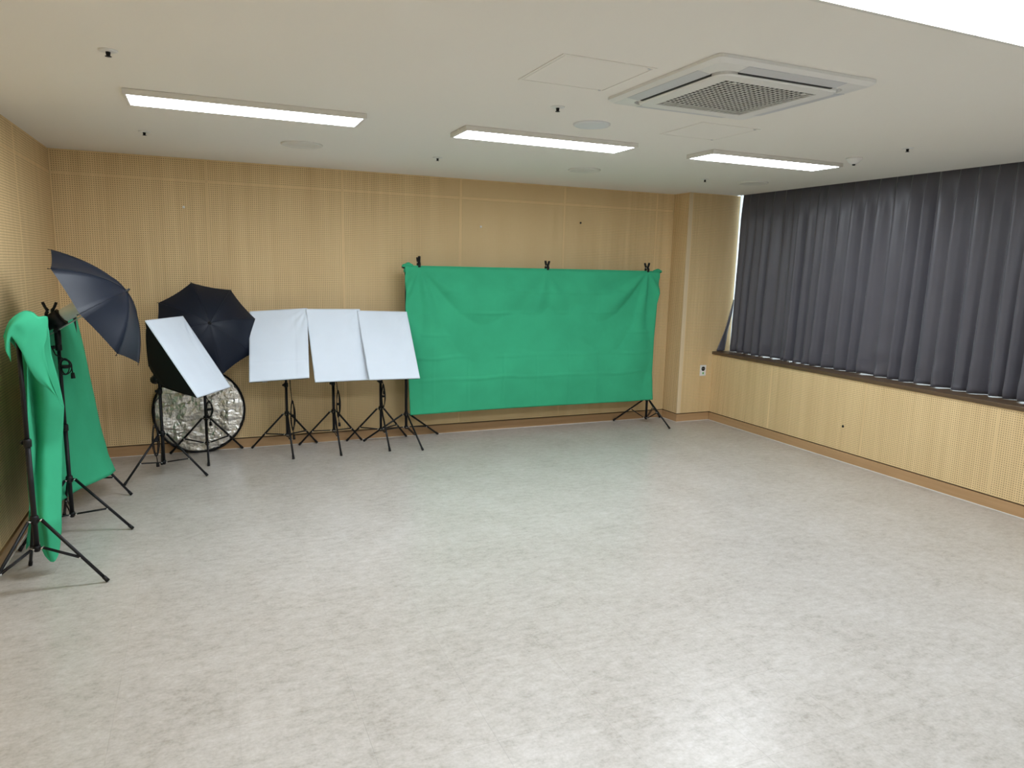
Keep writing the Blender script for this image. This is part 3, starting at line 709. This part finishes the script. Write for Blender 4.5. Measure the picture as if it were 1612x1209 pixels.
def spring_clamp(loc, rz, lean, label, s=1.0, opening=.30):
    """A-shaped spring clamp: two handles up, two jaws down, a pivot pin; local x is the opening direction"""
    r = empty('spring_clamp', loc, rz); tag(r, label, 'clamp', 'black spring clamps'); r.rotation_euler = (0, lean, rz)
    for sg in (-1, 1):
        hm = MB(); pts = [(sg * .014, .0, -.016), (sg * .0215, .0, .002), (sg * .019, .0, .022), (sg * .010, .0, .036), (sg * (.012 + .03 * opening), .0, .055), (sg * (.016 + .055 * opening), .0, .088)]
        for (x0, y0, z0), (x1, y1, z1), w0, w1 in zip(pts, pts[1:], (.005, .0075, .009, .009, .0075), (.0075, .009, .009, .0075, .0075)):
            hm.path([(x0 * s, -.006 * s, z0 * s), (x1 * s, -.006 * s, z1 * s)], [w0 * s, w1 * s], 8); hm.path([(x0 * s, .006 * s, z0 * s), (x1 * s, .006 * s, z1 * s)], [w0 * s, w1 * s], 8)
        h = hm.build('handle', 'black_plastic', r)
        MB().box(sg * .0135 * s - .004 * s, sg * .0135 * s + .004 * s, -.011 * s, .011 * s, -.026 * s, -.010 * s).build('jaw_pad', 'black_plastic', h, bevel=.001)
    MB().tube((0, -.016 * s, .034 * s), (0, .016 * s, .034 * s), .0045 * s, n=10).build('pivot_pin', 'chrome', r)
    MB().path([(.006 * math.cos(k * .7) * s, (-.010 + k * .0008) * s, (.034 + .006 * math.sin(k * .7)) * s) for k in range(26)], .0012 * s, 5).build('spring', 'chrome', r)
spring_clamp((CL[0], GY - .004, GZ + .012), PI / 2, .22, 'black spring clamp at the left end of the large green backdrop')
spring_clamp((CL[1], GY - .004, GZ + .010), PI / 2 + .25, -.05, 'black spring clamp at the middle of the large green backdrop', .95)
spring_clamp((CL[2], GY - .004, GZ + .012), PI / 2 + .25, .05, 'black spring clamp at the right end of the large green backdrop')

# small green backdrop along the left wall
BX, BZ = -.890, 1.365
backdrop_stand((-.872, 4.25), (-12, 108, 228), .33, .37, .215, BZ - .045, 'nearest black tripod stand by the left wall, under the draped cloth', (.785,), knob_dir=2.6)
backdrop_stand((-.858, 5.86), (-20, 100, 222), .315, .34, .13, BZ - .045, 'tripod stand mostly hidden behind the small green backdrop', (.785,))
xbar('backdrop_crossbar', (BX, 4.25, BZ), (BX, 5.86, BZ), 'black bar under the small green backdrop by the left wall')
g2 = empty('green_backdrop', (BX, 5.1, .10)); tag(g2, 'small green backdrop cloth bunched over a stand by the left wall', 'backdrop', 'green backdrop cloths')
O2 = Vector((BX, 5.1, .10))
def sheet(u, v):
    yt = 4.46 + (6.02 - 4.46) * u
    if v < .06:
        t = v / .06 * PI; return Vector((BX - .016 * math.cos(t), yt, BZ + .016 * math.sin(t))) - O2
    k = (v - .06) / .94
    zb = interp([(0, .14), (.6, .19), (.85, .185), (1, .138)], u); z = BZ + (zb - BZ) * k
    bx = interp([(4.4, -.97), (5.16, -.915), (5.32, -.855), (5.52, -.765), (5.70, -.70), (5.85, -.672), (6.03, -.682)], yt)
    x0 = BX + .017; x = x0 + (bx - x0) * interp([(0, 0), (.30, .27), (.59, .50), (.80, .70), (.90, .80), (1, 1)], k)
    x += .010 * k * math.sin(u * 9 + 1) + .012 * k * noise.noise(Vector((u * 5, z * 3, 2)))
    x += .012 * max(0, k - .85) / .15 * math.sin(u * 17 + .6) * u
    return Vector((x, yt - .02 * k * (1 - u), z)) - O2
MB().grid(sheet, 70, 60).build('hanging_cloth', 'green', g2, solid=.0014, fixn=False)
# near end: cloth gathered behind the stand and falling in a long tongue
near = [((-.888, 1.36), (-.775, 1.36)), ((-.888, 1.22), (-.772, 1.209)), ((-.890, 1.085), (-.748, 1.069)), ((-.894, .949), (-.733, .928)), ((-.901, .741), (-.755, .716)), ((-.908, .531), (-.772, .499)),
        ((-.908, .37), (-.786, .335)), ((-.884, .25), (-.792, .23)), ((-.876, .19), (-.802, .165)), ((-.871, .145), (-.807, .120)), ((-.864, .108), (-.813, .090)), ((-.856, .086), (-.822, .074)), ((-.846, .072), (-.832, .068))]
def tongue(u, v):
    s = v * (len(near) - 1); i = min(int(s), len(near) - 2); f = s - i
    (ax_, az), (bx_, bz) = near[i]; (cx_, cz), (dx_, dz) = near[i + 1]
    lx, lz = ax_ + (cx_ - ax_) * f, az + (cz - az) * f; rx, rz = bx_ + (dx_ - bx_) * f, bz + (dz - bz) * f
    x = lx + (rx - lx) * u; z = lz + (rz - lz) * u
    bk = .22 * (v / .33 if v < .33 else max(0, 1 - (v - .33) / .20)); fd = 1 - min(1, max(0, (v - .72) / .2))
    y = 4.40 + .06 * u * fd + bk - fd * .055 * math.sin(PI * min(1, max(0, (u - .25) / .75))) * (1 if v > .25 else v * 4) + fd * .012 * math.sin(u * 7 + v * 3)
    x += bk * x / 4.4 - .014 * (1 - u) ** 2 * fd; z += bk * (z - 1.736) / 4.4
    return Vector((x, y, z)) - O2
MB().grid(tongue, 26, 60).build('gathered_end', 'green', g2, solid=.0014, fixn=False)
fu = [(-.911, 4.15, 1.345), (-.89, 4.2, 1.418), (-.847, 4.27, 1.46), (-.813, 4.3, 1.455), (-.794, 4.34, 1.429), (-.767, 4.42, 1.417), (-.77, 4.38, 1.32), (-.778, 4.34, 1.264), (-.769, 4.36, 1.12), (-.746, 4.38, 1.006), (-.731, 4.42, .935)]
fw = [(-.879, 4.1, 1.225), (-.879, 4.12, 1.316), (-.875, 4.14, 1.345), (-.861, 4.16, 1.312), (-.841, 4.17, 1.259), (-.834, 4.2, 1.204), (-.82, 4.24, 1.14), (-.803, 4.28, 1.09), (-.778, 4.33, 1.05), (-.751, 4.37, .998), (-.732, 4.41, .944)]
def smooth_curve(P, t):
    s = t * (len(P) - 1); i = min(int(s), len(P) - 2); f = s - i
    g = lambda k: Vector(P[max(0, min(len(P) - 1, k))])
    a, b, c, d = g(i - 1), g(i), g(i + 1), g(i + 2)
    return .5 * ((2 * b) + (c - a) * f + (2 * a - 5 * b + 4 * c - d) * f * f + (3 * b - a - 3 * c + d) * f ** 3)
def over(u, v):
    a, b = smooth_curve(fu, u), smooth_curve(fw, u); p = a.lerp(b, v)
    p.y -= .045 * math.sin(PI * v) * math.sin(PI * min(1, .15 + u)); p.y += .008 * math.sin(v * 9 + u * 6)
    return p - O2
MB().grid(over, 50, 16).build('folded_flap', 'green', g2, solid=.0014, fixn=False)
def backflap(u, v):   # the part lying back over the bar, behind the flap
    a = smooth_curve(fu[:7], u); b = Vector((-.90 + .09 * u, 4.42 + .10 * u, 1.37 - .16 * (1 - u)))
    p = a.lerp(b, v); p.z += .02 * math.sin(PI * v); return p - O2
MB().grid(backflap, 24, 10).build('folded_flap', 'green', g2, solid=.0014, fixn=False)
spring_clamp((-.866, 5.07, BZ + .010), .0, .02, 'black spring clamp on the small green backdrop by the left wall', 1.0, .36)
